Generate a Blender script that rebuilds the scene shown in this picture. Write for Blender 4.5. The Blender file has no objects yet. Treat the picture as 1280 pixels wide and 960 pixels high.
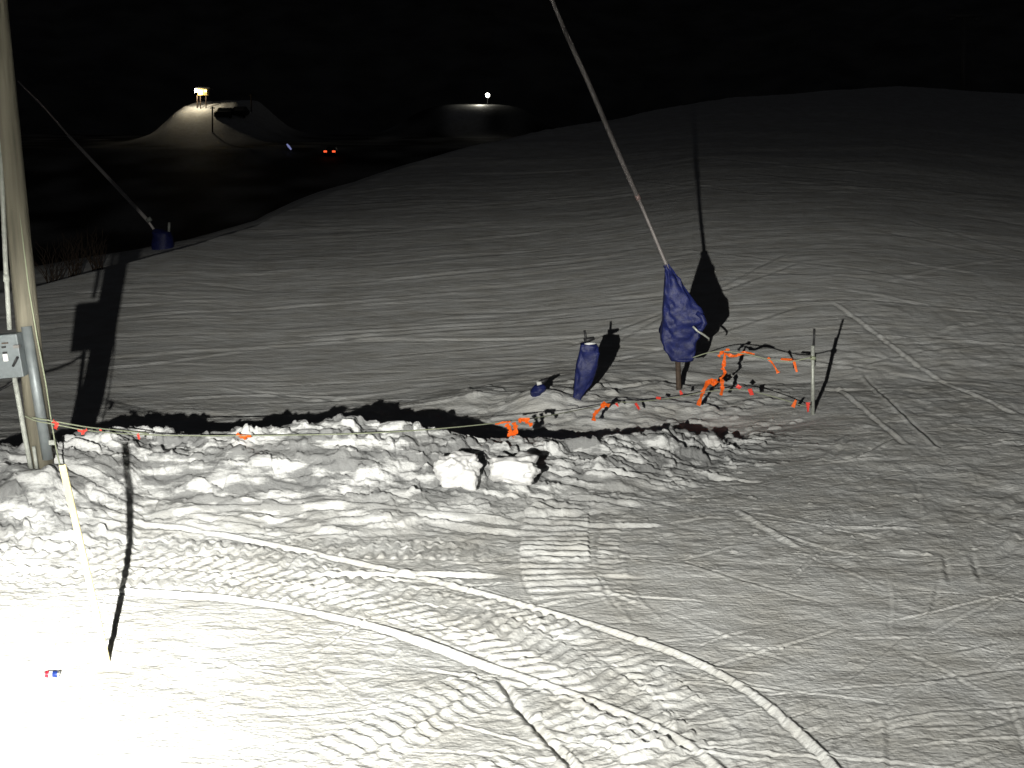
import bpy, bmesh, math, random
import numpy as np
from mathutils import Vector, Matrix
random.seed(7); rng = np.random.default_rng(11)
S = bpy.context.scene; C = S.collection

# ------------------------------------------------------------------ camera
CAMH, F = 4.8, 1500.0
PITCH = math.atan(320.0/F)
cp, sp = math.cos(PITCH), math.sin(PITCH)
cam = bpy.data.cameras.new("camera"); co = bpy.data.objects.new("camera", cam); C.objects.link(co)
co.location = (0, 0, CAMH); co.rotation_euler = (math.pi/2-PITCH, 0, 0)
cam.sensor_width = 36; cam.lens = 36*F/1280; cam.clip_start = .05; cam.clip_end = 9000
S.camera = co
def ray(px, py):
    a = (px-640)/F; b = (480-py)/F
    return np.array([a, cp+b*sp, -sp+b*cp])
def P(px, py, D):
    "point at forward distance D (metres) that the photo shows at px, py"
    d = ray(px, py); t = D/d[1]
    return Vector((d[0]*t, D, CAMH+d[2]*t))
def g0(px, py, z=0.0):
    d = ray(px, py); t = (z-CAMH)/d[2]
    return (d[0]*t, d[1]*t)
def zat(py, D): return P(640, py, D).z
ENERGY = 138.
LIGHT = Vector((-1.9, 0.15, 4.1))

# ------------------------------------------------------------------ materials
def mat(name, col, rough=.6, metal=0., spec=.4, noise=0., nscale=8., bump=0., bscale=60., emit=None, es=0., col2=None, stretch=None):
    m = bpy.data.materials.new(name); m.use_nodes = True
    nt = m.node_tree; b = nt.nodes['Principled BSDF']
    b.inputs['Roughness'].default_value = rough; b.inputs['Metallic'].default_value = metal
    b.inputs['Specular IOR Level'].default_value = spec
    b.inputs['Base Color'].default_value = (*col, 1)
    tc = nt.nodes.new('ShaderNodeTexCoord'); src = tc.outputs['Object']
    if stretch:
        mp = nt.nodes.new('ShaderNodeMapping'); mp.inputs['Scale'].default_value = stretch
        nt.links.new(src, mp.inputs[0]); src = mp.outputs[0]
    if noise or col2:
        n = nt.nodes.new('ShaderNodeTexNoise'); n.inputs['Scale'].default_value = nscale; n.inputs['Detail'].default_value = 5
        r = nt.nodes.new('ShaderNodeValToRGB')
        c2 = col2 or tuple(c*(1-noise) for c in col)
        r.color_ramp.elements[0].color = (*c2, 1); r.color_ramp.elements[1].color = (*col, 1)
        r.color_ramp.elements[0].position = .35; r.color_ramp.elements[1].position = .65
        nt.links.new(src, n.inputs['Vector']); nt.links.new(n.outputs[0], r.inputs[0]); nt.links.new(r.outputs[0], b.inputs['Base Color'])
    if bump:
        n = nt.nodes.new('ShaderNodeTexNoise'); n.inputs['Scale'].default_value = bscale; n.inputs['Detail'].default_value = 4
        bp = nt.nodes.new('ShaderNodeBump'); bp.inputs['Strength'].default_value = bump; bp.inputs['Distance'].default_value = .02
        nt.links.new(src, n.inputs['Vector']); nt.links.new(n.outputs[0], bp.inputs['Height']); nt.links.new(bp.outputs[0], b.inputs['Normal'])
    if emit:
        b.inputs['Emission Color'].default_value = (*emit, 1); b.inputs['Emission Strength'].default_value = es
    return m
M = dict(
 wood=mat('weathered_pole_wood', (.20,.185,.14), .85, noise=.4, nscale=14, bump=.5, bscale=40, stretch=(1,1,.06)),
 guard=mat('galvanised_guard', (.27,.30,.31), .5, .35, noise=.2, nscale=9),
 pipe=mat('pale_conduit', (.45,.47,.43), .5, noise=.25, nscale=18),
 boxm=mat('painted_switch_box', (.19,.215,.225), .5, .1, noise=.15, nscale=20),
 dark=mat('dark_metal', (.03,.03,.032), .5, .3),
 black=mat('black_rubber', (.015,.015,.016), .6),
 label=mat('white_sticker', (.85,.85,.82), .5),
 steel=mat('grey_steel', (.27,.26,.25), .5, .4, noise=.3, nscale=20),
 lance=mat('dull_aluminium_lance', (.25,.23,.225), .55, .2, noise=.2, nscale=6),
 lance_brightened=mat('brightened_aluminium_lance', (.7,.66,.64), .5, .1),  # same lance metal, colour brightened to make up for weak light there
 clean=mat('clean_white_snow', (.90,.90,.90), .8, spec=.1, bump=.35, bscale=9),
 redband=mat('red_band', (.24,.17,.16), .6),
 blue=mat('blue_tarpaulin_pad', (.013,.020,.115), .55, noise=.35, nscale=12, bump=.6, bscale=14),
 brown=mat('rusty_brown_post', (.10,.07,.05), .8, noise=.4, nscale=20),
 stake=mat('pale_yellow_lath', (.62,.54,.30), .75, noise=.12, nscale=20, stretch=(1,1,.08)),
 post=mat('galvanised_post', (.50,.52,.47), .5, .3, noise=.3, nscale=25),
 rope=mat('greenish_rope', (.30,.33,.23), .9),
 orange=mat('orange_flagging_tape', (.95,.16,.015), .5, noise=.15, nscale=30),
 pink=mat('reddish_flagging_tape', (.85,.07,.05), .5),
 canr=mat('red_can_paint', (.30,.015,.03), .3, .3), canb=mat('blue_can_paint', (.012,.03,.16), .3, .3),
 canw=mat('white_can_paint', (.6,.6,.6), .3, .2), alu=mat('bare_aluminium', (.5,.5,.5), .3, .9),
 bark=mat('brown_bark', (.045,.03,.02), .9), cabin=mat('yellow_painted_boards', (.55,.42,.14), .8, noise=.2, nscale=3),
 car=mat('dark_car_paint', (.02,.02,.025), .4, .2), glass=mat('dark_glass', (.02,.025,.03), .15),
 lampw=mat('white_lamp_glow', (1,1,1), emit=(1,.97,.85), es=12), lampy=mat('yellow_lamp_glow', (1,.8,.3), emit=(1,.72,.25), es=9),
 lampr=mat('red_lamp_glow', (1,.1,.05), emit=(1,.10,.03), es=1.6), lampb=mat('blue_white_lamp_glow', (.5,.5,1), emit=(.45,.5,1), es=.35),
)
def snow_mat(name, fine=1.0):
    m = bpy.data.materials.new(name); m.use_nodes = True
    nt = m.node_tree; b = nt.nodes['Principled BSDF']; L = nt.links.new
    b.inputs['Roughness'].default_value = .75; b.inputs['Specular IOR Level'].default_value = .12
    g = nt.nodes.new('ShaderNodeNewGeometry')
    n = nt.nodes.new('ShaderNodeTexNoise'); n.inputs['Scale'].default_value = 1.3; n.inputs['Detail'].default_value = 7; n.inputs['Roughness'].default_value = .65
    L(g.outputs['Position'], n.inputs['Vector'])
    r = nt.nodes.new('ShaderNodeValToRGB')
    r.color_ramp.elements[0].position = .3; r.color_ramp.elements[0].color = (.66,.65,.61,1)
    r.color_ramp.elements[1].position = .62; r.color_ramp.elements[1].color = (.84,.85,.84,1)
    L(n.outputs[0], r.inputs[0])
    # streaky grey and white noise patches over the ploughed bank
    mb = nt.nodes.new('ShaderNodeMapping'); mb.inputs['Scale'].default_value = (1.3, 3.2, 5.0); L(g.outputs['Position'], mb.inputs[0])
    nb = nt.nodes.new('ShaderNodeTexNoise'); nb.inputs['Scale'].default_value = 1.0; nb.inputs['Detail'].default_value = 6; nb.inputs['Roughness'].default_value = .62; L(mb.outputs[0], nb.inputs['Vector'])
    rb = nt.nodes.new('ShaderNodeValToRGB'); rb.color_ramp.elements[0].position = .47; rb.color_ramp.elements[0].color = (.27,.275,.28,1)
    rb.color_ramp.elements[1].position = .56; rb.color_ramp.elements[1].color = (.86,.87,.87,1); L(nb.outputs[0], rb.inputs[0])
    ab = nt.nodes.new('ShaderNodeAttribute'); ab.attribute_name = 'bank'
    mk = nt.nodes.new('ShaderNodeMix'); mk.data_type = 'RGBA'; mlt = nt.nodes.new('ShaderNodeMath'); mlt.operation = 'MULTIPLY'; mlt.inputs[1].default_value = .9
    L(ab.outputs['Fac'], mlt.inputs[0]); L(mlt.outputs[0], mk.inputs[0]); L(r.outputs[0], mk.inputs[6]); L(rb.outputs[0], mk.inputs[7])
    at = nt.nodes.new('ShaderNodeAttribute'); at.attribute_name = 'painted_shade'
    mx = nt.nodes.new('ShaderNodeMix'); mx.data_type = 'RGBA'; mx.inputs[7].default_value = (.022,.020,.016,1)  # valley snow painted near black so the unlit ground stays dark
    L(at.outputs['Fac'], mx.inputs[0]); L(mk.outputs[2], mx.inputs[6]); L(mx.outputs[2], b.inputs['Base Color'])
    # grain of the packed snow: fine grit plus elongated scrape streaks
    n2 = nt.nodes.new('ShaderNodeTexNoise'); n2.inputs['Scale'].default_value = 26; n2.inputs['Detail'].default_value = 4
    L(g.outputs['Position'], n2.inputs['Vector'])
    mp = nt.nodes.new('ShaderNodeMapping'); mp.inputs['Scale'].default_value = (1.1, 3.0, 1); mp.inputs['Rotation'].default_value = (0,0,math.radians(8))
    L(g.outputs['Position'], mp.inputs[0])
    n3 = nt.nodes.new('ShaderNodeTexNoise'); n3.inputs['Scale'].default_value = 1.0; n3.inputs['Detail'].default_value = 6; n3.inputs['Roughness'].default_value = .7
    L(mp.outputs[0], n3.inputs['Vector'])
    b1 = nt.nodes.new('ShaderNodeBump'); b1.inputs['Strength'].default_value = .55*fine; b1.inputs['Distance'].default_value = .02; L(n2.outputs[0], b1.inputs['Height'])
    b2 = nt.nodes.new('ShaderNodeBump'); b2.inputs['Strength'].default_value = .36*fine; b2.inputs['Distance'].default_value = .14; L(n3.outputs[0], b2.inputs['Height'])
    L(b1.outputs[0], b2.inputs['Normal']); L(b2.outputs[0], b.inputs['Normal'])
    return m
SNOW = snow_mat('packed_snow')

# ------------------------------------------------------------------ terrain
_tab = rng.random((256,256)).astype(np.float32)
def vnoise(x, y, seed=0):
    x = x+seed*17.31; y = y+seed*9.77
    xi = np.floor(x).astype(np.int32); yi = np.floor(y).astype(np.int32)
    fx = x-xi; fy = y-yi; fx = fx*fx*(3-2*fx); fy = fy*fy*(3-2*fy)
    a = _tab[xi&255, yi&255]; b = _tab[(xi+1)&255, yi&255]; c = _tab[xi&255, (yi+1)&255]; d = _tab[(xi+1)&255, (yi+1)&255]
    return (a+(b-a)*fx)*(1-fy)+(c+(d-c)*fx)*fy-.5
def fbm(x, y, o=4, seed=0, g=.5):
    s = 0; a = 1.
    for i in range(o):
        s = s+a*vnoise(x*2**i, y*2**i, seed+i*3); a *= g
    return s
sst = lambda u: (lambda v: v*v*(3-2*v))(np.clip(u, 0, 1))

crest = [(-400,30,420),(-100,32,385),(0,33,368),(50,33.5,359),(160,35.5,331),(240,38,309),(330,43,283),(450,53,232),(560,63,192),(640,71,171),(760,83,148),(900,98,122),(1100,112,109),(1280,118,118),(1600,118,140)]
cpx = np.array([c[0] for c in crest]); cD = np.array([c[1] for c in crest], float); cZ = np.array([zat(c[2], c[1]) for c in crest])
berm = [(-400,14.4,.85),(0,14.5,.86),(50,14.6,.88),(110,15.1,.88),(170,15.6,.86),(300,15.6,.86),(420,15.7,.92),(500,15.8,.84),(600,15.9,.70),(700,16.5,.56),(800,17.2,.42),(870,17.8,.34),(930,18.3,.20),(990,18.7,.08),(1050,19,0),(1700,19,0)]
bpx = np.array([b[0] for b in berm]); bD = np.array([b[1] for b in berm]); bZ = np.array([b[2] for b in berm])

def macro(X, Y):
    Ys = np.maximum(Y, .5)
    s = X/Ys; px = np.clip(640+F*cp*s*1.0, -400, 1600)
    Dc = np.interp(px, cpx, cD); Zc = np.interp(px, cpx, cZ)
    z0 = -.30*sst((Y-15)/4.)*(1-sst((px-850)/250.))
    u = np.clip((Y-23)/(Dc-23), 0, 1)
    pw = np.interp(px, [0,400,640,860,1050,1300],[1.0,1.02,.97,.80,.86,1.0])
    z = z0+(Zc-z0)*u**pw
    # beyond the crest the ground drops into the valley, with a low bench on the left
    over = np.clip(Y-Dc, 0, None)
    wb = 1-sst((px-250)/160.)
    drop_b = Zc-1.15*sst(over/1.3)+.03*over*(over<60)
    drop_r = Zc-.0035*over**2*np.exp(-over/200)
    zz = np.where(over > 0, wb*drop_b+(1-wb)*drop_r, z)
    zf = np.interp(Y, [0,60,95,140,200,260,400,900,4000], [-14,-14,-14,-9,1.5,3.5,0,-5,-20])
    k = sst((over-10)/40.)
    zz = zz*(1-k)+zf*k
    # far lit mound
    mx, my = -.236*238, 240
    q = (np.clip(np.abs(X-mx)-4,0,None)/6.8)**2*(1+.25*vnoise(X*.3,Y*.3,33))+(np.clip(np.abs(Y-my)-7,0,None)/16)**2
    zz = zz+6.9*np.exp(-q*1.4)*(1+.10*vnoise(X*.25,Y*.25,34)+.06*vnoise(X*.8,Y*.8,35))
    mx, my = -.03*262, 262
    zz = zz+6.2*np.exp(-((np.abs(X-mx)/16)**4+((Y-my)/12)**4))
    # snowbank
    Db = np.interp(px, bpx, bD); Zb = np.interp(px, bpx, bZ)
    Db = Db+.35*vnoise(X*.7, Y*0, 5)+.15*vnoise(X*2.1, Y*0, 6)
    Zb = Zb*(1+.18*vnoise(X*1.1, Y*.4, 9)+.14*vnoise(X*3., Y*1., 12))
    t = Y-Db
    t = t+.35*vnoise(X*.9, Y*.9, 15)*(t < 0)
    prof = np.where(t < 0, np.interp(t, [-2.6,-2.1,-1.6,-1.15,-.8,-.5,-.15,0], [0,.05,.20,.40,.72,.86,.97,1.]), np.exp(-(np.clip(t-.1,0,None)/.6)**2))
    foot = 0*t
    zz = zz+Zb*prof*(Y<30)+foot*(Zb/.8)*(Y<30)
    # mound under the snow guns
    mx, my = (770-640)/F*22.3, 22.2
    q = ((X-mx)/2.9)**2+((Y-my)/2.1)**2
    zz = zz+.30*np.exp(-q**1.5)+.05*fbm(X*1.7, Y*1.7, 3, 40)*np.exp(-q)*2
    mx, my = P(672,505,21.2).x, 21.2
    zz = zz+.22*np.exp(-(((X-mx)/.55)**2+((Y-my)/.6)**2))
    # long low windrow behind the bank
    Dw = np.interp(px, [-400,0,200,400,560,640], [18.5,19,19.6,20.4,21.6,22.2])
    zz = zz+.16*np.exp(-((Y-Dw)/.7)**2)*(1-sst((px-560)/100.))*(1+.8*vnoise(X*1.3, Y*1.3, 21))
    return zz

# polar sheet: fine inside the view, coarse around
fine = np.arange(-25.6, 25.6, .040)*math.pi/180
side = np.radians(np.concatenate([np.arange(26.2, 60, 1.2), np.arange(60, 180, 4.)]))
TH = np.concatenate([-side[::-1], fine, side, [math.pi]])
TH[0] = -math.pi+1e-4
rows = list(np.arange(.4, 8.0, .2))
y = 1045.0; r = 7200/(y-160)
while r < 135:
    rows.append(r); r += min(r*r/7200*.72, .55)
while r < 330: rows.append(r); r += 1.6
while r < 7000: rows.append(r); r *= 1.12
R = np.array(rows)
TT, RR = np.meshgrid(TH, R)
X = (RR*np.sin(TT)); Y = (RR*np.cos(TT))
Z = macro(X, Y)

def win(x0, x1, y0, y1):
    xs = [x0,x1,x0,x1]; ys = [y0,y0,y1,y1]
    th = [math.atan2(a, max(b, .1)) for a, b in zip(xs, ys)]; rr = [math.hypot(a, b) for a, b in zip(xs, ys)]
    i0, i1 = np.searchsorted(TH, [min(th), max(th)]); j0, j1 = np.searchsorted(R, [min(y0, min(rr)), max(rr)])
    return slice(max(j0-1,0), j1+1), slice(max(i0-1,0), i1+1)
def smooth_line(pts, n=8):
    pts = [np.array(p, float) for p in pts]
    if len(pts) < 3: return np.array(pts)
    out = []
    for i in range(len(pts)-1):
        p0 = pts[max(i-1,0)]; p1 = pts[i]; p2 = pts[i+1]; p3 = pts[min(i+2,len(pts)-1)]
        for k in range(n):
            t = k/n
            out.append(.5*((2*p1)+(-p0+p2)*t+(2*p0-5*p1+4*p2-p3)*t*t+(-p0+3*p1-3*p2+p3)*t**3))
    out.append(pts[-1]); return np.array(out)
def line_field(pts, w):
    "distance, arc length and side offset from a world polyline, in its window"
    pts = np.array(pts); x0, y0 = pts.min(0)-w; x1, y1 = pts.max(0)+w
    sl = win(x0, x1, y0, y1); x = X[sl]; y = Y[sl]
    best = np.full(x.shape, 1e9); arc = np.zeros(x.shape); lat = np.zeros(x.shape); s0 = 0
    for a, b in zip(pts[:-1], pts[1:]):
        d = b-a; L = math.hypot(*d)
        if L < 1e-6: continue
        u = d/L; rx = x-a[0]; ry = y-a[1]
        t = np.clip(rx*u[0]+ry*u[1], 0, L); dx = rx-t*u[0]; dy = ry-t*u[1]; dd = dx*dx+dy*dy
        m = dd < best; best[m] = dd[m]; arc[m] = (s0+t)[m]; lat[m] = (-(rx*u[1])+ry*u[0])[m]
        s0 += L
    return sl, np.sqrt(best), arc, lat, s0
ZM = Z.copy()
def ridge(px_pts, h, w, z=0., dark=.5, world=False, flat=False):
    pts = px_pts if world else [g0(*p, z) for p in px_pts]
    pts = smooth_line(pts) if len(pts) > 2 else np.array(pts)
    sl, d, arc, lat, L = line_field(pts, w*5)
    fade = sst(arc/.4)*sst((L-arc)/.4)
    if flat:
        kf = np.exp(-(d/(1.9*w))**4)*fade; Z[sl] = Z[sl]*(1-kf)+(ZM[sl]+.01)*kf
    brk = .85+.35*vnoise(arc*.9, arc*0+h*100, 3)
    Z[sl] += h*brk*np.exp(-(d/w)**2)*fade
    if dark: Z[sl] -= h*dark*np.exp(-((lat+2.2*w)/(w*1.1))**2)*(d < w*5)*fade
def track(px_pts, hw, amp, per, chev=0., z=0., sink=.0, rim=.01, rough=.5):
    pts = smooth_line([g0(*p, z) for p in px_pts])
    sl, d, arc, lat, L = line_field(pts, hw*1.6)
    x, y = X[sl], Y[sl]
    inside = sst((hw-np.abs(lat))/(.04))*(d < hw*1.3)*sst(arc/.6)*sst((L-arc)/.6)
    jit = .5*vnoise(x*6, y*6, 2)*rough
    ph = arc/per+chev*np.abs(lat)/per+jit
    saw = np.abs((ph % 1)-.5)*2
    pat = sst((saw-.2)/.6)
    mod = (.55+1.1*np.clip(vnoise(x*1.8, y*1.8, 8)+.3, 0, 1))*(.88+.7*vnoise(x*7, y*7, 18))
    Z[sl] += inside*(amp*pat*mod-sink)+rim*np.exp(-((np.abs(lat)-hw-.03)/.035)**2)*(d<hw*1.5)*(.6+vnoise(arc*3, arc*0, 4))
def clod(x, y, r, h, seed=0):
    sl = win(x-r*1.6, x+r*1.6, y-r*1.6, y+r*1.6)
    dx = X[sl]-x; dy = Y[sl]-y; a = rng.random()*3.14; el = .6+.6*rng.random()
    u = dx*math.cos(a)+dy*math.sin(a); v = (-dx*math.sin(a)+dy*math.cos(a))/el
    q = np.sqrt(u*u+v*v)/r*(1+.5*vnoise(X[sl]*9, Y[sl]*9, 30))
    Z[sl] += h*np.sqrt(np.clip(1-q*q, 0, 1))

# texture of the packed snow
near = sst((24-Y)/3.)*(Y > 5)
pxm = 640+F*cp*X/np.maximum(Y, .5)
rgh = fbm(X*1.8, Y*2.4, 5, 50, .6)
Z += near*.017*rgh
Z += near*.009*fbm(X*7, Y*8, 3, 77, .6)*(.6+1.6*np.clip(vnoise(X*.6,Y*.6,61)+.3,0,1))
# choppier snow on and in front of the bank
Dbm = np.interp(pxm, bpx, bD); bw = np.interp(pxm, [900,1020],[1,.10])
tb = Y-Dbm
chop = np.where(tb > -.3, np.exp(-((tb+.3)/.8)**2), np.exp(-((tb+.3)/1.6)**2))*bw
n1 = fbm(X*1.6, Y*3.4, 4, 90, .6); n2 = np.abs(fbm(X*3.0, Y*5.0, 3, 120, .55))
n1 = fbm(X*.9, Y*3.0, 4, 90, .55)
Z += chop*(.10*n1)
stp = .11; sfr = Z/stp+1.7*fbm(X*.6, Y*1.7, 5, 300, .6); fr = sfr-np.floor(sfr)
patch = sst((fbm(X*.9, Y*1.4, 2, 310)+.25)/.35)
Z = Z+chop*.62*patch*stp*(sst((fr-.70)/.30)-fr)
def slabs(scale, sx, keep, amp, tilt, seed):
    "broken plates of ploughed snow: irregular cells, each lifted and tilted its own way"
    m = chop > .04; x = X[m]*scale*sx+.35*vnoise(X[m]*scale*1.7, Y[m]*scale*1.7, seed); y = Y[m]*scale+.35*vnoise(X[m]*scale*1.9, Y[m]*scale*1.5, seed+1)
    xi = np.floor(x).astype(np.int32); yi = np.floor(y).astype(np.int32)
    best = np.full(x.shape, 9.); second = np.full(x.shape, 9.); h = np.zeros(x.shape); tx = np.zeros(x.shape); ty = np.zeros(x.shape); dx0 = np.zeros(x.shape); dy0 = np.zeros(x.shape)
    for a in (-1,0,1):
        for b in (-1,0,1):
            ci, cj = (xi+a), (yi+b)
            px_ = ci+_tab[(ci*3+seed)&255, (cj*5+11)&255]; py_ = cj+_tab[(ci*7+31)&255, (cj+seed*2)&255]
            dx = x-px_; dy = y-py_; d = dx*dx+dy*dy
            c = d < best
            second = np.where(c, best, np.minimum(second, d)); best = np.where(c, d, best)
            h = np.where(c, _tab[(ci*5+2)&255, (cj*3+seed+9)&255], h)
            tx = np.where(c, _tab[(ci+57)&255, (cj*3+seed)&255]-.5, tx); ty = np.where(c, _tab[(ci*3+91)&255, (cj+seed)&255]-.5, ty)
            dx0 = np.where(c, dx, dx0); dy0 = np.where(c, dy, dy0)
    on = h > 1-keep; edge = sst((np.sqrt(second)-np.sqrt(best))/.22)
    v = on*edge*np.clip(amp*(h-(1-keep))/keep+amp*.35+tilt*(tx*dx0+ty*dy0)/scale*1.6, 0, None)
    Z[m] += chop[m]*v
slabs(2.6, .42, .30, .040, .30, 5)
slabs(5.5, .5, .32, .042, .5, 17)
slabs(11., .6, .35, .024, .8, 29)
Z += chop*.020*fbm(X*4, Y*5, 4, 320, .6)
back = np.exp(-((Y-Dbm-3.2)/2.3)**2)*bw
Z += back*.12*fbm(X*.6, Y*2.0, 4, 140, .6)
# broad hill: groomed streaks running across the slope, lifted to the right
far = sst((Y-18)/5.)*(Y < 150)
for k, (fx, fy, a) in enumerate([(.12, 1.25, .016), (.4, 3.6, .016), (.05,.35,.04)]):
    ang = math.radians([7, 14, -6][k]); xr = X*math.cos(ang)+Y*math.sin(ang)*.3; yr = Y-X*math.tan(ang)
    Z += far*a*fbm(xr*fx, yr*fy, 3, 160+k*9, .6)*np.clip(Y/40, .6, 2.2)
Z += far*.12*fbm(X*.11, Y*.11, 3, 200)*np.clip((Y-25)/20, 0, 1.6)
# disturbed snow on the right
rt = sst((pxm-980)/120.)*sst((Y-11)/3.)*sst((34-Y)/8.)
Z += rt*.03*fbm((X+Y*.8)*1.4, (Y-X*1.6)*1.2, 4, 230, .6)

# tyre and tread marks (left-hand end first)
track([(-60,694),(120,690),(280,700),(400,722),(520,756),(620,796),(700,838),(770,885),(830,940),(860,975)], .40, .034, .17, .35, rough=.5)
track([(-60,724),(120,722),(280,730),(400,752),(500,782)], .26, .030, .16, -.3, rough=.5)
track([(300,690),(420,688),(560,690),(650,694)], .28, .028, .15, .0, rough=.5)
track([(560,735),(660,768),(760,812),(840,868),(880,910)], .20, .030, .15, .3, rough=.5)
track([(640,868),(700,890),(760,915),(820,950),(860,985)], .26, .032, .15, .25, rough=.4)
track([(700,622),(694,668),(696,712),(722,762)], .42, .030, .18, .0, rough=.25)
track([(770,640),(760,690),(772,740),(800,770)], .14, .015, .15, .0, rough=.9)
track([(640,845),(560,878),(470,925),(380,975)], .36, .026, .15, .0, rough=.35)
track([(700,925),(620,965),(560,1000)], .25, .016, .135, .0, rough=.5)
ridge([(60,664),(150,667),(300,677),(420,698),(520,720),(640,752),(760,787),(860,822),(940,866),(1000,915),(1045,960),(1075,1000)], .024, .027, dark=.7, flat=True)
ridge([(120,737),(280,747),(400,767),(500,792),(600,828),(700,862),(800,900),(860,930),(905,965),(930,990)], .026, .030, dark=.7, flat=True)
ridge([(600,866),(560,890),(480,938),(440,962)], .035, .05)
ridge([(600,846),(625,850),(648,885),(690,930),(735,975)], -.060, .035, dark=.3)
ridge([(690,935),(650,960),(620,985)], .022, .05)
ridge([(170,663),(300,656),(470,654),(660,656)], .032, .032, dark=.9, flat=True)
ridge([(715,656),(845,656)], .032, .04, dark=.9)
ridge([(370,719),(500,717),(640,718)], .035, .035, dark=.9)
ridge([(735,718),(805,719)], .03, .03, dark=.9)
ridge([(0,651),(90,656),(190,664)], .03, .05); ridge([(20,640),(180,636),(330,630)], .035, .06)
ridge([(1030,658),(1160,661)], .018, .03); ridge([(1110,690),(1168,690)], .03, .045)
ridge([(915,632),(950,655),(1010,690)], .02, .04)
ridge([(1180,690),(1188,735)], -.02, .03); ridge([(1215,690),(1228,735)], -.02, .03)
for a, b in [((1080,470),(1180,565)),((1045,480),(1140,560)),((1040,415),(1280,520)),((1070,540),(1030,580)),((1010,575),(1110,570)),((920,545),(1060,555)),((1180,560),(1280,548)),((1060,575),(1120,545)),((1215,660),(1280,610)),((1235,700),(1280,660))]:
    ridge([a, b], -.022 if random.random() < .5 else .02, random.uniform(.03,.06), dark=.9)
# many small ski scrapes
for k in range(560):
    px = random.uniform(-20, 1300); py = 520+470*random.random()**.85
    x, yy = g0(px, py); 
    if 100 < px < 860 and abs(py-560) < 40: continue
    ang = random.gauss(.05, .35) if random.random() < .7 else random.uniform(-1.3, 1.3)
    if px > 950: ang = random.gauss(.35, .6)
    L = random.uniform(.25, 1.6)*(1.4 if px > 700 else 1)
    dx, dy = math.cos(ang)*L/2, math.sin(ang)*L/2
    ridge([(x-dx,yy-dy),(x+random.uniform(-.05,.05),yy+random.uniform(-.05,.05)),(x+dx,yy+dy)], random.choice([1,-1,1])*random.uniform(.003,.010)*(1 if px > 420 or py < 740 else .35), random.uniform(.012,.028), world=True, dark=.8)
# long ski lines on the hill behind
for k in range(170):
    px = random.uniform(60, 1300); D = 22+55*random.random()**1.5
    x = (px-640)/F*D; ang = random.gauss(.10, .13) if px < 850 else random.gauss(.0, .5)
    L = random.uniform(2, 9); dx, dy = math.cos(ang)*L/2, math.sin(ang)*L/2*1.3
    bend = random.uniform(-.3,.3)
    ridge([(x-dx,D-dy),(x,D+bend),(x+dx,D+dy)], random.choice([1,-1])*random.uniform(.008,.022)*D/26, random.uniform(.05,.09)*D/26, world=True, dark=.6)
for k in range(120):
    px = random.uniform(-40, 960); D = float(np.interp(px, bpx, bD))-random.uniform(-.1, 2.0); x = (px-640)/F*D
    L = random.uniform(.3, 1.5); a = random.gauss(0, .12); dx, dy = math.cos(a)*L/2, math.sin(a)*L/2
    ridge([(x-dx,D-dy),(x+random.uniform(-.1,.1),D+random.uniform(-.07,.07)),(x+dx,D+dy)], random.uniform(.02,.045), random.uniform(.025,.05), world=True, dark=.8)
# clods along the bank, in front of it and scattered
for k in range(220):
    px = random.uniform(-40, 960); f = random.random()
    D = float(np.interp(px, bpx, bD))+random.gauss(-.35, .55)
    r = random.uniform(.03, .15)*random.random()**.6; clod((px-640)/F*D, D, r, r*random.uniform(.2,.5))
for k in range(260):
    px = random.uniform(420, 560) if k < 60 else random.uniform(-40, 1290); py = random.uniform(580, 700) if k < 190 else random.uniform(600, 900)
    x, yy = g0(px, py); r = random.uniform(.012, .045); clod(x, yy, r, r*.4)
for k in range(130):
    px = random.uniform(560, 1010); D = random.uniform(18.5, 23); r = random.uniform(.04, .14); clod((px-640)/F*D, D, r, r*.3)
for px, r, h in [(825,.40,.13),(862,.34,.12),(895,.30,.10),(780,.35,.08),(548,.34,.08),(500,.3,.08),(430,.2,.08)]:
    D = float(np.interp(px, bpx, bD))-.1; clod((px-640)/F*D, D, r, h)
# foreground footprints, lower left
for k in range(90):
    x, yy = g0(random.uniform(150, 620), random.uniform(770, 930))
    ridge([(x,yy),(x+random.uniform(.03,.12),yy+random.uniform(-.08,.05))], -random.uniform(.010,.03), random.uniform(.02,.035), world=True, dark=0)

nR, nT = X.shape
verts = np.stack([X, Y, Z], -1).reshape(-1, 3).astype(np.float32)
idx = np.arange(nR*nT).reshape(nR, nT)
nxt = np.roll(idx, -1, 1)
q = np.stack([idx[:-1], nxt[:-1], nxt[1:], idx[1:]], -1)[:, ::1].reshape(-1, 4)
q = q[:, ::-1]
q = q.astype(np.int32)
me = bpy.data.meshes.new("snow_ground")
me.vertices.add(len(verts)); me.vertices.foreach_set("co", verts.ravel())
me.loops.add(q.size); me.loops.foreach_set("vertex_index", q.ravel())
me.polygons.add(len(q)); me.polygons.foreach_set("loop_start", np.arange(0, q.size, 4, dtype=np.int32))
me.polygons.foreach_set("loop_total", np.full(len(q), 4, dtype=np.int32))
me.polygons.foreach_set("use_smooth", np.ones(len(q), dtype=bool))
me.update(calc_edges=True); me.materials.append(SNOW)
if me.polygons[len(q)//2].normal.z < 0: me.flip_normals()
gro = bpy.data.objects.new("snow_ground", me); C.objects.link(gro)
px_ = 640+F*cp*X/np.maximum(np.abs(Y), .5)
Dc_ = np.interp(px_, cpx, cD)
painted_shade = sst((Y-Dc_-9)/8.)*(1+0*X)  # mask of the painted darkness beyond the crest, lamp pools left out below
keepL = np.exp(-(((X+56)/12.5)**4+((Y-238)/26)**4)); keepR = np.exp(-(((X+9.5)/4.5)**4+((Y-256)/9)**4))
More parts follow.
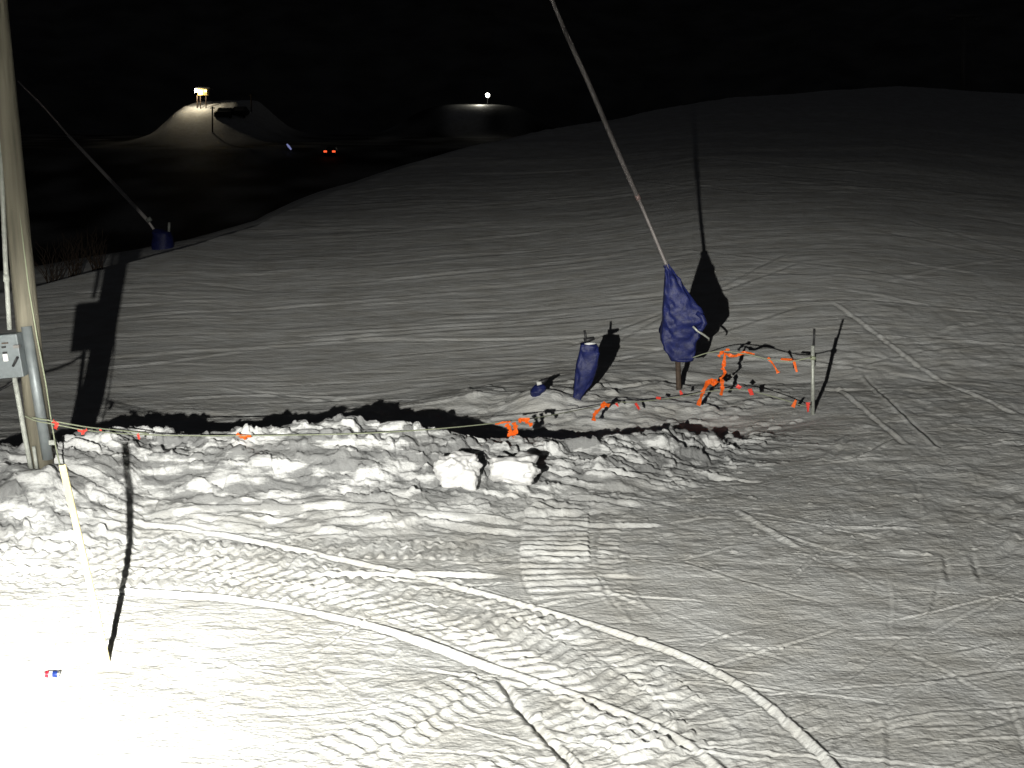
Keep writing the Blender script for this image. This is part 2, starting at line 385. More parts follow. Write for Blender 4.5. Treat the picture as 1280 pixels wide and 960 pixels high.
painted_shade = np.clip(painted_shade*(1-keepL)*(1-keepR)*(.9+.5*vnoise(X*.2,Y*.2,61)), 0, 1)
painted_shade = np.where(Y < 0, 0, painted_shade)
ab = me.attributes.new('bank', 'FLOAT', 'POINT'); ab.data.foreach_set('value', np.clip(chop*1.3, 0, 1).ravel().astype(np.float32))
at = me.attributes.new('painted_shade', 'FLOAT', 'POINT'); at.data.foreach_set('value', painted_shade.ravel().astype(np.float32))
gro['kind'] = 'structure'; gro['label'] = 'packed snow slope with berm, tread marks and ski scrapes'

def gz(x, y):
    th = math.atan2(x, y); r = math.hypot(x, y)
    i = int(np.clip(np.searchsorted(TH, th), 1, len(TH)-1)); j = int(np.clip(np.searchsorted(R, r), 1, len(R)-1))
    a = (th-TH[i-1])/(TH[i]-TH[i-1]); b = (r-R[j-1])/(R[j]-R[j-1])
    return float((Z[j-1,i-1]*(1-a)+Z[j-1,i]*a)*(1-b)+(Z[j,i-1]*(1-a)+Z[j,i]*a)*b)
def hit(px, py, lo=8., hi=400.):
    d = ray(px, py); D = lo
    while D < hi:
        t = D/d[1]
        if CAMH+d[2]*t < gz(d[0]*t, D): return Vector((d[0]*t, D, gz(d[0]*t, D)))
        D += .02 if D < 40 else .25
    return P(px, py, hi)
def clear(px, py, D, c=.02):
    "nearest point on the view line, no farther than D, that stays above the snow"
    while D > 6:
        p = P(px, py, D)
        if p.z > gz(p.x, p.y)+c: return p
        D -= .03
    return P(px, py, D)

# ------------------------------------------------------------------ mesh helpers
def finish(name, bm, m, parent=None, smooth=False, bevel=0.):
    me = bpy.data.meshes.new(name); bmesh.ops.recalc_face_normals(bm, faces=bm.faces); bm.to_mesh(me); bm.free()
    me.materials.append(m)
    if smooth:
        for p in me.polygons: p.use_smooth = True
    o = bpy.data.objects.new(name, me); C.objects.link(o)
    if parent:
        o.parent = parent; o.location = -Vector(parent.location)   # verts are in world space
        if parent.parent: o.location = (0, 0, 0)
    if bevel:
        b = o.modifiers.new('bevel', 'BEVEL'); b.width = bevel; b.segments = 2
    return o
def thing(name, loc, label, cat, group=None):
    o = bpy.data.objects.new(name, None); C.objects.link(o); o.location = loc; o.empty_display_size = .2
    o['label'] = label; o['category'] = cat
    if group: o['group'] = group
    return o
def tube_bm(bm, pts, rad, n=10, flat=1.0):
    pts = [Vector(p) for p in pts]; rings = []
    rr = rad if isinstance(rad, (list, tuple)) else [rad]*len(pts)
    up = None
    for i, p in enumerate(pts):
        t = (pts[min(i+1, len(pts)-1)]-pts[max(i-1, 0)]).normalized()
        ref = Vector((0,1,0)) if abs(t.y) < .9 else Vector((1,0,0))
        a = t.cross(ref).normalized(); b = t.cross(a).normalized()
        rings.append([bm.verts.new(p+(a*math.cos(2*math.pi*k/n)+b*flat*math.sin(2*math.pi*k/n))*rr[i]) for k in range(n)])
    for A, B in zip(rings[:-1], rings[1:]):
        for k in range(n): bm.faces.new((A[k], A[(k+1)%n], B[(k+1)%n], B[k]))
    bm.faces.new(rings[0]); bm.faces.new(rings[-1][::-1]); return bm
def tube(name, pts, rad, m, parent=None, n=10, flat=1.):
    return finish(name, tube_bm(bmesh.new(), pts, rad, n, flat), m, parent, True)
def box_bm(bm, c, dims, rot=None):
    r = bmesh.ops.create_cube(bm, size=1.); Mx = Matrix.Translation(c)@(rot.to_4x4() if rot else Matrix())@Matrix.Diagonal((*dims, 1))
    bmesh.ops.transform(bm, matrix=Mx, verts=r['verts']); return bm
def box(name, c, dims, m, parent=None, rot=None, bevel=.004):
    return finish(name, box_bm(bmesh.new(), c, dims, rot), m, parent, bevel=bevel)
def loft(name, rows, D, depth, m, parent, wr=.02, n=22, seed=0, sharp=1.0):
    "rows of (py, px left, px right): a wrapped body with folds"
    bm = bmesh.new(); rings = []
    rows2 = []
    for a, b in zip(rows[:-1], rows[1:]):
        for k in range(5):
            t = k/5; rows2.append([a[i]*(1-t)+b[i]*t for i in range(3)])
    rows2.append(rows[-1])
    for i, (py, l, r) in enumerate(rows2):
        A = P(l, py, D); B = P(r, py, D); c = (A+B)/2; hw = (B-A).length/2
        ring = []
        for k in range(n):
            th = 2*math.pi*k/n
            f = 1+wr/max(hw,.05)*(float(vnoise(np.array(math.cos(th)*2.2+seed), np.array(i*.22+math.sin(th)*2.2), seed)))*1.6
            cx = math.copysign(abs(math.cos(th))**sharp, math.cos(th)); sx = math.copysign(abs(math.sin(th))**sharp, math.sin(th))
            ring.append(bm.verts.new(c+Vector((cx*hw*(1 if abs(cx) > .9 else f), sx*min(hw, depth)*f, 0))))
        rings.append(ring)
    for A, B in zip(rings[:-1], rings[1:]):
        for k in range(n): bm.faces.new((A[k], A[(k+1)%n], B[(k+1)%n], B[k]))
    bm.faces.new(rings[0]); bm.faces.new(rings[-1][::-1])
    return finish(name, bm, m, parent, True)

# ------------------------------------------------------------------ utility pole on the left
D0 = 14.25
base = P(53, 588, D0)
up = thing('utility_pole', base, 'weathered wooden utility pole with grey switch box at left edge', 'utility pole')
top = P(-6, 0, D0); ax = (top-base).normalized()
pts = [base-ax*.7+ (top-base)*0] + [base+(top-base)*t for t in np.linspace(0, 1, 10)] + [base+ax*(top-base).length*1.45]
pts = [Vector(p) for p in pts]
tube('shaft', pts, [.142]+[.140-.012*t for t in np.linspace(0,1,10)]+[.115], M['wood'], up, 28)
f = [P(33,408,D0-.13), P(62,588,D0-.13)]
cg = finish('cable_guard', tube_bm(bmesh.new(), [f[0]+(f[0]-f[1])*0, f[1]+(f[1]-f[0])*-.08], .062, 14), M['guard'], up, True)
tube('conduit', [P(-1,150,D0-.08), P(3,240,D0-.12), P(7,330,D0-.14), P(12,412,D0-.15)], .028, M['pipe'], up)
tube('conduit', [P(18,472,D0-.16), P(24,505,D0-.17), P(31,545,D0-.18), P(40,592,D0-.18)], .030, M['pipe'], up)
tube('conduit_stub', [P(42,558,D0-.2), P(47,592,D0-.2)], .022, M['pipe'], up)
tube('conduit_coupling', [P(7.5,343,D0-.145), P(8.2,352,D0-.145)], .036, M['pipe'], up)
bc = P(13, 444, D0-.22); tilt = Matrix.Rotation(-.085, 3, 'Y')
sb = box('switch_box', bc, (.30,.17,.52), M['boxm'], up, tilt, .012)
def sub(name, bmx, m, par, root, **k):
    o = finish(name, bmx, m, None, **k); o.parent = par; o.location = -Vector(root.location)-Vector(par.location); return o
sub('sticker', box_bm(bmesh.new(), P(7,447,D0-.315), (.055,.012,.085), tilt), M['label'], sb, up)
for q_ in ((4.5,434),(6,441)): sub('warning_text', box_bm(bmesh.new(), P(*q_,D0-.315), (.05,.012,.02), tilt), M['black'], sb, up)
sub('rating_text', box_bm(bmesh.new(), P(6,429,D0-.315), (.075,.012,.014), tilt), M['brown'], sb, up)
sub('handle', tube_bm(bmesh.new(), [P(22,446,D0-.35), P(16,458,D0-.36)], .014, 8), M['dark'], sb, up, smooth=True)
sub('side_lever', box_bm(bmesh.new(), P(21,433,D0-.34), (.07,.05,.035), tilt), M['steel'], sb, up)
tube('ground_wire', [P(5,60,D0-.05), P(14,180,D0-.1), P(24,265,D0-.1), P(36,360,D0-.1), P(46,420,D0-.1), P(57,478,D0-.15), P(65,532,D0-.2), P(70,560,D0-.25), P(75,582,D0-.3)], .009, M['rope'], up, 6)
box('wire_clamp', P(65,553,D0-.24), (.07,.035,.06), M['pipe'], up)
tube('side_cable', [P(18,476,D0-.05), P(8,483,D0), P(-6,489,D0+.1), P(-60,505,D0+.3)], .018, M['black'], up, 8)

# ------------------------------------------------------------------ yellow stake, can
a = Vector((*g0(135,828),0)); a.z = gz(a.x, a.y); b = P(78, 581, 10.35)
st = thing('marker_stake', a, 'pale yellow wooden stake leaning left in the bright foreground snow', 'stake')
ax = (b-a).normalized(); a2 = a-ax*.15; x = ax.cross(Vector((0,1,0))).normalized(); yv = ax.cross(x).normalized()
bm = bmesh.new(); ring = []
for p, w in [(a2,.012),(a+ax*.02,.022),(a+ax*.5,.027),(b,.031)]:
    ring.append([bm.verts.new(p+x*w*sx+yv*.010*sy) for sx, sy in ((-1,-1),(1,-1),(1,1),(-1,1))])
for A, B in zip(ring[:-1], ring[1:]):
    for k in range(4): bm.faces.new((A[k],A[(k+1)%4],B[(k+1)%4],B[k]))
bm.faces.new(ring[0]); bm.faces.new(ring[-1][::-1])
finish('lath', bm, M['stake'], st, bevel=.002)

cpos = Vector((*g0(66,846),0)); cpos.z = gz(cpos.x, cpos.y)+.026
can = thing('drink_can', cpos, 'crumpled red, white and blue drink can lying on the bright snow', 'can')
def lathe(name, prof, c, axis, m, parent, n=24):
    bm = bmesh.new(); axis = Vector(axis).normalized(); u = axis.cross(Vector((0,0,1))).normalized(); v = axis.cross(u)
    rings = [[bm.verts.new(c+axis*h+(u*math.cos(2*math.pi*k/n)+v*math.sin(2*math.pi*k/n))*r) for k in range(n)] for h, r in prof]
    for A, B in zip(rings[:-1], rings[1:]):
        for k in range(n): bm.faces.new((A[k],A[(k+1)%n],B[(k+1)%n],B[k]))
    bm.faces.new(rings[0]); bm.faces.new(rings[-1][::-1])
    return finish(name, bm, m, parent, True)
ca = (1,.12,-.05)
lathe('bottom', [(-.064,.022),(-.066,.027),(-.058,.0325)], cpos, ca, M['alu'], can)
lathe('red_panel', [(-.058,.0325),(-.040,.033),(-.026,.031)], cpos, ca, M['canr'], can)
lathe('white_panel', [(-.026,.031),(-.012,.030),(.002,.031)], cpos, ca, M['canw'], can)
lathe('blue_panel', [(.002,.031),(.02,.029),(.034,.032),(.046,.0325)], cpos, ca, M['canb'], can)
lathe('lid', [(.046,.0325),(.056,.027),(.061,.0265),(.0615,.024),(.058,.023)], cpos, ca, M['alu'], can)

# ------------------------------------------------------------------ snow guns
DG = 22.0
gb = hit(848, 487); DG = gb.y
gun = thing('snow_lance', gb, 'tall slanting snowmaking lance with big blue pad, nearest to the rope', 'snow lance', 'snowmaking lances on the slope')
tube('post', [P(849,500,DG), P(848.5,487,DG), P(847,440,DG)], [.05,.05,.05], M['brown'], gun)
pad = loft('pad', [(330,832,836),(338,831.5,842),(350,830.5,850),(366,829.5,861),(378,829,870),(388,828,879),(398,828,882),(408,827,879),(418,825.5,873),(426,826,870),(436,831,869),(446,836,867),(450,838,864)], DG, .22, M['blue'], gun, .12, 40, 3, .5)
d = finish('strap', tube_bm(bmesh.new(), [P(866,408,DG-.4), P(872,414,DG-.42), P(879,418,DG-.4), P(886,423,DG-.3), P(886,426,DG-.2)], .02, 6, .5), M['post'], gun, True)
tube('hose', [P(871,391,DG-.2), P(878,396,DG-.25), P(881,404,DG-.25), P(876,412,DG-.3), P(868,414,DG-.3)], .05, M['blue'], gun)
tube('lower_pipe', [P(838,352,DG), P(833,331,DG), P(815,288,DG-.05), P(797,246,DG-.1)], [.036,.034,.032,.032], M['lance'], gun)
tube('lance_pipe', [P(797.5,247,DG-.1), P(770,185,DG-.2), P(735,102,DG-.35), P(705,36,DG-.5)], [.042,.044,.044,.040], M['lance'], gun, 14)
tube('joint_band', [P(798.6,249.5,DG-.1), P(795.5,242.5,DG-.1)], .046, M['redband'], gun, 14)
tube('upper_pipe', [P(705.5,37,DG-.5), P(690,0,DG-.6), P(672,-42,DG-.7)], .034, M['lance'], gun)
tube('nozzle_head', [P(673,-40,DG-.7), P(669,-50,DG-.72), P(664,-62,DG-.75)], [.05,.09,.06], M['steel'], gun, 16)

h2 = hit(719, 497); D2 = h2.y
g2 = thing('padded_hydrant', h2, 'waist-high leaning blue padded hydrant with dark fittings on top', 'hydrant', 'padded hydrants in the snow bank')
loft('pad', [(428,729,735),(430,726,746),(434,725,748),(440,724,748.5),(455,720,747.5),(468,718.5,744),(480,717.5,739),(488,717,732),(497,716,725),(504,716,723)], D2, .13, M['blue'], g2, .06, 26, 8, .55)
tube('riser', [P(733,440,D2), P(732,420,D2), P(730.5,413,D2)], [.03,.022,.02], M['dark'], g2)
finish('valve', tube_bm(bmesh.new(), [P(730,426,D2), P(736,424.5,D2), P(743,422.5,D2)], [.05,.045,.03], 10), M['dark'], g2, True)
bmx = bmesh.new(); tube_bm(bmx, [P(727,431,D2-.05), P(736,430,D2-.1), P(745,429,D2-.05)], [.012,.028,.012], 8)
finish('snow_cap', bmx, SNOW, g2, True)

h3 = hit(672, 492); D3 = h3.y
g3 = thing('padded_hydrant', h3, 'small blue covered hydrant almost buried in its snow heap', 'hydrant', 'padded hydrants in the snow bank')
loft('pad', [(480,671,679),(482,668,682),(485,665,683),(489,662.5,681),(492,663,676),(498,664,674)], D3, .16, M['blue'], g3, .03, 20, 5, .9)
tube('riser', [P(677,484,D3), P(678,474,D3)], .03, M['dark'], g3)
tube('valve', [P(673,478,D3), P(679,476.5,D3), P(685,473,D3)], [.03,.04,.02], M['dark'], g3)
tube('snow_cap', [P(671,479.5,D3-.06), P(677,478.5,D3-.06)], [.04,.03], SNOW, g3)

DL = 47.0
lb = Vector((P(202,325,DL).x, DL, 0)); lb.z = gz(lb.x, DL)
gl = thing('snow_lance', lb, 'distant slanting snowmaking lance with blue pad in the dark beyond the edge', 'snow lance', 'snowmaking lances on the slope')
tube('post', [lb-Vector((0,0,.4)), P(203,318,DL)], .06, M['brown'], gl)
loft('pad', [(286,192,202),(290,191,213),(296,191,216),(306,190,217),(318,191,217),(332,193,216),(338,196,212)], DL, .35, M['blue'], gl, .05, 22, 12, .85)
tube('lower_pipe', [P(196,292,DL), P(187,279,DL), P(170,258,DL)], .05, M['lance_brightened'], gl)
tube('lance_pipe', [P(187,278,DL), P(150,238,DL-.2), P(85,169,DL-.6)], [.075,.075,.06], M['lance_brightened'], gl)
tube('upper_pipe', [P(86,170,DL-.6), P(55,134,DL-.8), P(22,101,DL-1)], [.035,.03,.03], M['lance_brightened'], gl)
tube('valve', [P(184,276,DL-.1), P(189,273,DL-.1)], .09, M['pipe'], gl)
tube('riser', [P(211,290,DL), P(211.5,278,DL)], .05, M['pipe'], gl)

# ------------------------------------------------------------------ metal stake on the right
sb_ = hit(1016, 518); DS = sb_.y
ps = thing('fence_post', sb_, 'galvanised metal post holding the right end of the rope', 'post')
tube('shaft', [P(1016,524,DS), P(1016,432,DS)], .034, M['post'], ps, 8)
tube('dark_tip', [P(1017,434,DS), P(1018,411,DS)], [.022,.02], M['dark'], ps, 8)
tube('rope_knot', [P(1013,447,DS-.05), P(1019,448,DS-.05)], .035, M['rope'], ps, 8)

# ------------------------------------------------------------------ ropes and flagging
def ribbon(parent, pts, wpx, D, m, seed=0):
    "strip of tape along pixel points at distance D, with a twist"
    bm = bmesh.new(); prev = None
    ps = smooth_line([(a, b) for a, b in pts], 5) if len(pts) > 2 else np.array(pts, float)
    w = wpx*.72/F*D/2; rr = random.Random(seed)
    n = len(ps); vs = []; c0 = None
    for i, (a, b) in enumerate(ps):
        c = clear(a, b, D, .02); D = min(D, c.y+.25)
        t = ps[min(i+1,n-1)]-ps[max(i-1,0)]; t = t/ (np.hypot(*t)+1e-6)
        tw = math.sin(i*.9+seed)*.7
        nrm = Vector((-t[1]*math.cos(tw), math.sin(tw), -t[0]*math.cos(tw)))
        ww = w*(.5+1.0*rr.random())
        vs.append((bm.verts.new(c+nrm*ww), bm.verts.new(c-nrm*ww)))
    for A, B in zip(vs[:-1], vs[1:]): bm.faces.new((A[0],A[1],B[1],B[0]))
    o = finish('ribbon', bm, m, parent); s = o.modifiers.new('s','SOLIDIFY'); s.thickness = .006; return o
rp = [(31,520,14.1),(45,526,14.05),(66,530,14.0),(103,537,14.1),(140,541,14.5),(172,543,14.8),(235,544.5,15.0),(305,544.5,15.1),(430,542.5,15.2),(520,538,15.6),(590,532,16.1),(640,526,16.6),(665,523,17.2),(700,517,18),(745,508,19.2),(770,503,19.8),(800,502,20),(850,496,20.3),(880,490,20.5),(925,487,20.5),(960,494,20.3),(1000,506,20.1),(1013,509,20)]
rpts = [clear(*p, .03) for p in rp]
rope = thing('flagged_rope', rpts[0], 'low green rope with orange tape strung along the snow bank from the wooden pole', 'rope')
def catline(pts):
    ps = smooth_line([tuple(p) for p in pts], 6); return [Vector(p) for p in ps]
lp = catline(rpts)
for v in lp: v.z = max(v.z, gz(v.x, v.y)+.012)
tube('cord', lp, .008, M['rope'], rope, 6)
rp2 = [(40,522,14.0),(70,527,14.0),(110,534,14.2),(150,538,14.6),(186,542,14.9)]
tube('cord', catline([clear(*p, .03) for p in rp2]), .009, M['rope'], rope, 6)
R1 = [([(66,526),(71,530),(69,536)],7,14,'pink'),([(97,537),(103,539),(109,537)],5,14.1,'pink'),([(103,538),(104,543)],4,14.1,'pink'),([(125,535),(126,539)],4,14.4,'pink'),
 ([(172,542),(174,549)],6,14.8,'pink'),([(296,542),(302,546),(308,548)],5,15.1,'orange'),([(300,545),(314,545.5)],4,15.1,'orange'),
 ([(619,530),(630,528),(638,527)],4,16.4,'orange'),([(633,530),(638,538),(636,546)],8,16.4,'orange'),([(642,528),(645,538),(641,547)],9,16.4,'orange'),([(636,541),(643,543)],11,16.4,'orange'),([(648,526),(655,525),(660,528),(665,532)],7,16.6,'orange'),([(650,524),(662,524)],5,16.6,'orange'),
 ([(757,503),(750,511),(743,518),(742,526)],7,19,'orange'),([(752,504),(762,507)],7,19,'orange'),([(770,504),(773,508)],4,19.6,'pink'),([(794,504),(797,508),(799,512)],5,19.8,'pink'),([(820,497),(826,498)],4,20,'pink'),([(850,488),(852,493)],5,20,'pink'),
 ([(921,482),(926,485)],6,20.3,'pink'),([(937,486),(940,494)],6,20.3,'pink'),([(995,500),(991,509)],6,20,'orange'),([(1010,503),(1010,515)],5,19.9,'pink')]
for i, (p, w, D, m) in enumerate(R1): ribbon(rope, p, w, D, M[m], i)
q0 = [(866,447,21.2),(885,441,21),(905,439,20.8),(935,443,20.6),(960,449,20.4),(985,452,20.2),(1013,447,20)]
qp = [clear(*p, .03) for p in q0]
rope2 = thing('flagged_rope', qp[0], 'short upper rope with orange streamers between the blue pad and the metal post', 'rope')
tube('cord', catline(qp), .010, M['rope'], rope2, 6)
R2 = [([(898,446),(903,440),(912,437)],5,20.8,'orange'),([(905,442),(918,445),(930,441),(943,443)],5,20.7,'orange'),([(906,441),(905,455),(902,462)],6,20.8,'orange'),([(903,458),(906,466),(900,474)],5,20.8,'orange'),
 ([(960,447),(966,455),(973,466)],5,20.4,'orange'),([(976,449),(990,450)],6,20.3,'orange'),([(992,450),(996,465)],4,20.2,'orange')]
for i, (p, w, D, m) in enumerate(R2): ribbon(rope2, p, w, D, M[m], i+40)
tp = thing('tape_bundle', clear(885,480,20.6), 'long loose orange tape hanging across the snow beside the big blue pad', 'tape')
for i, (p, w) in enumerate([([(896,475),(886,477),(881,485),(877,494),(873,507)],7),([(902,474),(903,484),(901,494)],7),([(884,476),(892,480),(897,476)],6)]):
    ribbon(tp, p, w, 20.5, M['orange'], i+60)

# ------------------------------------------------------------------ big snow chunks standing on the bank
def chunk(px, py, D, rx, rz, label, seed):
    c = P(px, py, D); bm = bmesh.new(); bmesh.ops.create_icosphere(bm, subdivisions=5, radius=1)
    for v in bm.verts:
        p = v.co.copy(); s = max(abs(p.x), abs(p.y), abs(p.z)); p = p.lerp(p/s*.82, .3)
        k = 1+.5*float(fbm(np.array(p.x*1.7+seed), np.array(p.z*1.9+p.y*1.3), 3, seed))
        k += .07*float(fbm(np.array(p.x*6+seed+p.y*4), np.array(p.z*6-p.y*3), 2, seed))
        v.co = c+Vector((p.x*rx*k, p.y*rx*.8*k, p.z*rz*k))
    o = finish('snow_chunk', bm, M['clean'], None, True)
    o['label'] = label; o['category'] = 'snow chunk'; o['group'] = 'snow chunks on the bank'
    return o
chunk(573, 588, 14.7, .31, .25, 'larger square white snow chunk on the bank front, left of the pair', 3)
chunk(645, 587, 14.85, .33, .20, 'lower rounded white snow chunk on the bank front, right of the pair', 8)

# ------------------------------------------------------------------ bare shrubs beyond the left edge
def shrub(px, D, h, label, seed):
    rr = random.Random(seed); x = (px-640)/F*D; z = gz(x, D)-.05
    t = thing('bare_shrub', (x, D, z), label, 'shrub', 'bare shrubs beyond the slope edge')
    bm = bmesh.new()
    for k in range(16):
        a = rr.uniform(0, 6.28); p = Vector((x+rr.uniform(-.2,.2), D+rr.uniform(-.2,.2), z)); d = Vector((math.cos(a)*.5, math.sin(a)*.5, 1)).normalized()
        pts = [p.copy()]
        for s in range(5):
            d = (d+Vector((rr.uniform(-.3,.3), rr.uniform(-.3,.3), rr.uniform(-.05,.2)))).normalized(); p = p+d*h/5; pts.append(p.copy())
            if s > 0:
                e = (d+Vector((rr.uniform(-1,1), rr.uniform(-1,1), rr.uniform(0,.5)))).normalized(); tube_bm(bm, [p, p+e*h*.15, p+e*h*.28+Vector((0,0,.03))], [.008,.006,.003], 4)
        tube_bm(bm, pts, [.018,.016,.013,.010,.008,.004], 5)
    finish('branches', bm, M['bark'], t)
shrub(62, 39, 1.5, 'bare brown shrub beyond the edge just right of the wooden pole', 1)
shrub(92, 41, 1.4, 'middle bare brown shrub beyond the edge, left of the pole shadow', 2)
shrub(122, 43, 1.3, 'bare brown shrub beyond the edge beside the distant blue pad', 3)

# ------------------------------------------------------------------ far lit yard
def pt_light(name, loc, e, col, r=.15):
    l = bpy.data.lights.new(name, 'POINT'); l.energy = e; l.color = col; l.shadow_soft_size = r
    o = bpy.data.objects.new(name, l); C.objects.link(o); o.location = loc; return o
hb = hit(252, 137, 150); DH = hb.y
hut = thing('watch_hut', hb, 'small lit yellow hut on stilts on the far snow mound', 'hut')
s = DH/F
def pbox(name, x0, y0, x1, y1, D, dep, m, par, bevel=0):
    a = P(x0, y0, D); b = P(x1, y1, D); return box(name, (a+b)/2+Vector((0, dep/2, 0)), (abs(b.x-a.x), dep, abs(a.z-b.z)), m, par, None, bevel)
pbox('cabin', 247, 111, 259, 119, DH, 1.6, M['cabin'], hut)
pbox('roof', 244, 109, 262, 111, DH-.4, 2.4, M['dark'], hut)
for px in (246.5, 250.5, 257.5): tube('stilt', [P(px,119,DH+.2), P(px,142,DH+.2)], .10, M['brown'], hut, 6)
tube('lamp', [P(244.8,110.8,DH-.3), P(244.8,115.5,DH-.3)], .22, M['lampw'], hut, 10)
pbox('lit_window', 249, 113, 253, 118, DH-.02, .04, M['lampy'], hut); pbox('lit_window', 255, 112.5, 258, 115, DH-.02, .04, M['lampy'], hut)
pt_light('hut_lamp_light', P(244.8,115,DH-.9), 600, (1,.86,.62), .3)
def pole(px, y0, y1, rad, label, seed, arm=None, lo=120):
    b = hit(px, y0, lo); t = thing('lamp_post' if arm else 'utility_pole', b, label, 'pole')
    tube('shaft', [b-Vector((0,0,.3)), P(px, y1, b.y)], rad, M['brown'], t, 8); 
    tube('crossarm', [P(px-3, y1+2, b.y), P(px+3, y1+2, b.y)], rad*.6, M['brown'], t, 6)
    return t
pole(265.5, 165, 133, .14, 'dark pole in front of the far lit mound', 0)
pole(314, 140, 117, .12, 'faint pole behind the two dark parked cars', 1, lo=150)
def car(px, py, lo, w, label, body='car', tail=None, sc=1.):
    b = hit(px, py, lo); D = b.y
    t = thing('parked_car', b, label, 'car', 'cars parked in the far yard')
    hw = w/2; secs = [(-1.9,.35,.85,.92),(-1.75,.3,1.0,1.0),(-.9,.3,1.05,1.),(-.3,.3,1.5,.85),(1.2,.3,1.52,.85),(1.75,.3,1.1,.95),(1.95,.35,.9,.9)]
    bm = bmesh.new(); rings = []
    for (yy, z0, z1, k) in secs:
        rings.append([bm.verts.new(b+Vector((xx, yy+2, zz))) for xx, zz in ((-hw,z0),(hw,z0),(hw,.9 if z1 > 1.2 else z1*.9),(hw*k*.85,z1),(-hw*k*.85,z1),(-hw,.9 if z1 > 1.2 else z1*.9))])
    for A, B in zip(rings[:-1], rings[1:]):
        for k in range(6): bm.faces.new((A[k],A[(k+1)%6],B[(k+1)%6],B[k]))
    bm.faces.new(rings[0]); bm.faces.new(rings[-1][::-1])
    finish('body', bm, M[body], t, bevel=.06)
    for sx in (-1,1):
        for yy in (.8, 3.3): tube('wheel', [b+Vector((sx*(hw-.22),yy,.33)), b+Vector((sx*(hw+.02),yy,.33))], .33, M['black'], t, 16)
    bm = bmesh.new(); vs = [bm.verts.new(b+Vector(v)) for v in ((-hw*.68,1.16,1.07),(hw*.68,1.16,1.07),(hw*.62,1.62,1.42),(-hw*.62,1.62,1.42))]; bm.faces.new(vs)
    g = finish('window', bm, M['glass'], t); g.modifiers.new('s','SOLIDIFY').thickness = .03
    if tail:
        for sx in (-1,1): box('tail_light', b+Vector((sx*hw*.75,.08,.8)), (.5,.08,.28), M[tail], t, None, .01)
    t.scale = (sc,sc,sc)
    return t
car(277.5, 149, 150, 2.2, 'left one of two dark cars parked on the far lit mound', sc=1.35)
car(296, 147, 150, 1.9, 'right one of two dark cars parked on the far lit mound', sc=1.35)
car(412, 196, 60, 1.8, 'dark car with red tail lights glowing in the dark valley', tail='lampr')
b = hit(361, 190, 60); t = thing('marker_lamp', b, 'faint blue white lamp in the dark valley left of the red tail lights', 'lamp')
tube('post', [b-Vector((0,0,.2)), P(361,185,b.y)], .05, M['dark'], t, 6); tube('lamp_head', [P(358.5,180,b.y), P(361,183,b.y), P(364,187,b.y)], [.10,.18,.12], M['lampb'], t, 8)
b = hit(609.5, 131, 160); t = thing('lamp_post', b, 'single bright white lamp post above a small lit snow patch', 'lamp post')
tube('shaft', [b-Vector((0,0,.3)), P(609.5,121,b.y)], .08, M['dark'], t, 6)
bm = bmesh.new(); bmesh.ops.create_uvsphere(bm, u_segments=16, v_segments=10, radius=.45); bmesh.ops.translate(bm, verts=bm.verts, vec=P(609.5,119,b.y)); finish('lamp_globe', bm, M['lampw'], t, True)
pt_light('post_lamp_light', P(600,126,b.y-.8), 130, (1,.95,.8), .3)

# lift tower, barely visible upper right
b = P(1205, 125, 128); b.z = gz(b.x, b.y); t = thing('lift_tower', b, 'barely visible dark chairlift tower on the upper right horizon', 'lift tower')
tube('mast', [b-Vector((0,0,.5)), P(1205, 22, 128)], [.25,.2], M['steel'], t, 12)
tube('crossarm', [P(1184,20,128), P(1228,20,128)], .18, M['steel'], t, 8)
for px in (1190, 1222): tube('sheave_train', [P(px-4,24,127.5), P(px+4,24,127.5)], .2, M['steel'], t, 8)

# dark hill ring added to hide the brightened ambient sky
bm = bmesh.new(); N = 180; prof = [(520,-25,0),(600,20,6),(700,70,10),(820,118,14),(1000,140,12),(1300,90,0)]
rr_ = [[bm.verts.new((math.sin(a)*r_, math.cos(a)*r_, z_+am*2*float(vnoise(np.array(math.sin(a)*9.), np.array(math.cos(a)*9.), 70+k))+am*float(vnoise(np.array(math.sin(a)*40.), np.array(math.cos(a)*40.), 80+k)))) for a in [2*math.pi*i/N for i in range(N)]] for k, (r_, z_, am) in enumerate(prof)]
for A, B in zip(rr_[:-1], rr_[1:]):
    for k in range(N): bm.faces.new((A[k],A[(k+1)%N],B[(k+1)%N],B[k]))
wh = finish('sky_blocker_hills', bm, mat('dark_blocker_hills', (.22,.22,.21), .95, noise=.5, nscale=.05), None, True)
wh['kind'] = 'structure'; wh['label'] = 'added dark hill ring beyond the valley, hiding the brightened sky'

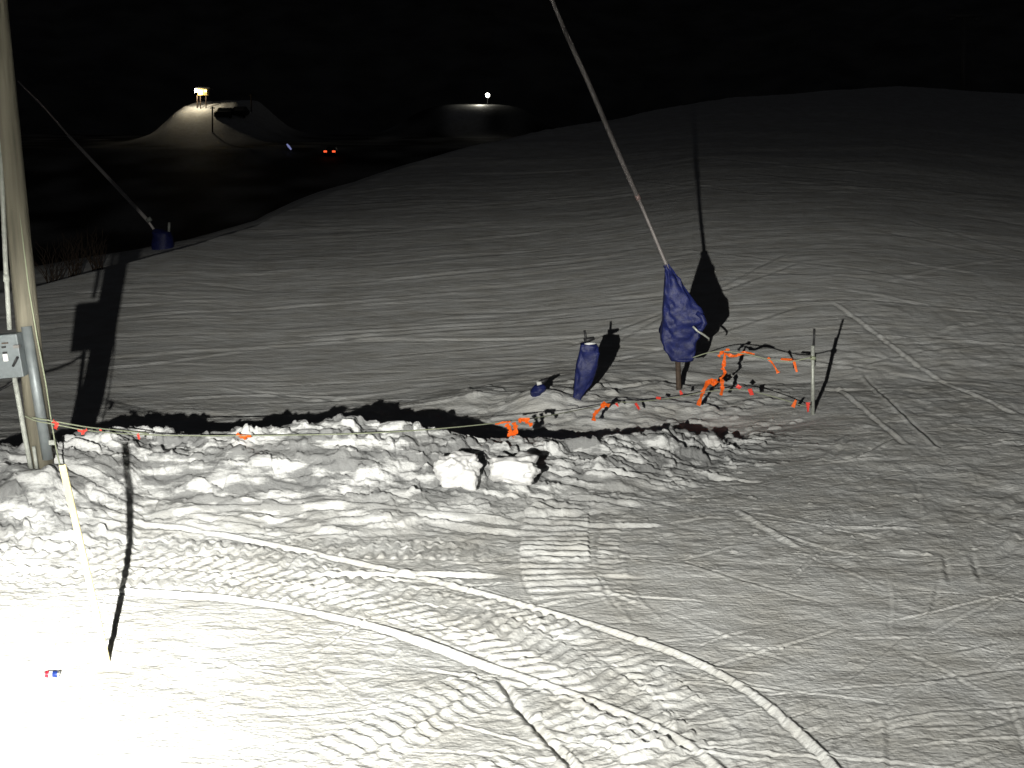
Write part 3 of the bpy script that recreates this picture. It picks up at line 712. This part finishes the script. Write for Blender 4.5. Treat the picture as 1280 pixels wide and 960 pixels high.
# ------------------------------------------------------------------ floodlight on the building the camera stands on (out of frame)
fl = thing('floodlight', LIGHT, 'white floodlight mounted beside the camera, lighting the slope', 'floodlight')
aim = (Vector((-4.6, 9.5, 0))-LIGHT).normalized()
rot = aim.to_track_quat('-Z', 'Y')
box('housing', LIGHT-aim*.14, (.30,.22,.10), M['dark'], fl, rot.to_matrix(), .01)
EL = [-90,-40,-30,-24,-18,-15.5,-13,-9,-6,-4,-2,0,2,5,12,25,90]
IE = [300,520,600,700,980,900,1060,1800,2350,2250,1450,560,140,130,100,55,20]
def beam(el, az):
    i = float(np.interp(el, EL, IE))
    steep = float(np.interp(az, [-60,-25,-15,-8,0,9,20,30,45], [2.4,5.2,4.8,3.1,1.95,1.32,.93,.64,.48]))
    flat = float(np.interp(az, [-60,-25,-17,-10,0,30,50], [.4,.5,.6,.95,1,1,.7]))
    k = float(np.interp(el, [-20.5,-14.5], [0, 1])); i *= steep*(1-k)+flat*k
    if az < 12: i *= float(np.interp(el, [-18,-15.5,-12.5,-10.5], [1,1.3,1.35,1])) if az < 4 else float(np.interp(el, [-18,-15.5,-12.5,-10.5], [1,1.1,1.1,1]))
    up_ = float(np.interp(el, [-6,-2], [0,1])*np.interp(az, [-9,5], [1,0])); i *= 1-.78*up_
    return i*float(np.interp(abs(az), [60,90], [1,0]))
VA = list(range(0,60,10))+[60+2*k for k in range(12)]+[84+k for k in range(13)]+[98,102,106,110,120,140,180]
HA = list(range(0,120,20))+list(range(120,242,4))+list(range(260,361,20))
txt = 'IESNA:LM-63-2002\nTILT=NONE\n1 10000 1 %d %d 1 2 0.3 0.2 0\n1 1 300\n' % (len(VA), len(HA))
txt += ' '.join(map(str, VA))+'\n'+' '.join(map(str, HA))+'\n'
for h in HA: txt += ' '.join('%.1f' % beam(v-90, h-180) for v in VA)+'\n'
ies = bpy.data.texts.new('floodlight_photometry'); ies.write(txt)
l = bpy.data.lights.new('floodlight_beam', 'POINT'); l.energy = 1; l.color = (1, .98, .905); l.shadow_soft_size = .05; l.use_nodes = True
e = l.node_tree.nodes['Emission']; ni = l.node_tree.nodes.new('ShaderNodeTexIES'); ni.mode = 'INTERNAL'; ni.ies = ies
ni.inputs['Strength'].default_value = 1.0; l.node_tree.links.new(ni.outputs[0], e.inputs['Strength'])
l.energy = ENERGY
lo = bpy.data.objects.new('floodlight_beam', l); C.objects.link(lo); lo.location = LIGHT

# ------------------------------------------------------------------ night sky
w = bpy.data.worlds.new("World"); S.world = w; w.use_nodes = True
nt = w.node_tree; bg = nt.nodes['Background']; sky = nt.nodes.new('ShaderNodeTexSky'); sky.sky_type = 'NISHITA'; sky.sun_disc = False
sky.sun_elevation = math.radians(-4); sky.sun_rotation = math.radians(200)
nt.links.new(sky.outputs[0], bg.inputs[0]); bg.inputs[1].default_value = .05
mixn = nt.nodes.new('ShaderNodeVectorMath'); mixn.operation = 'ADD'; mixn.inputs[1].default_value = (.085,.085,.09)
nt.links.new(sky.outputs[0], mixn.inputs[0]); nt.links.new(mixn.outputs[0], bg.inputs[0])
S.view_settings.view_transform = 'Standard'; S.view_settings.look = 'None'; S.view_settings.exposure = 0; S.view_settings.gamma = 1
S.cycles.max_bounces = 4
print("verts", len(verts))
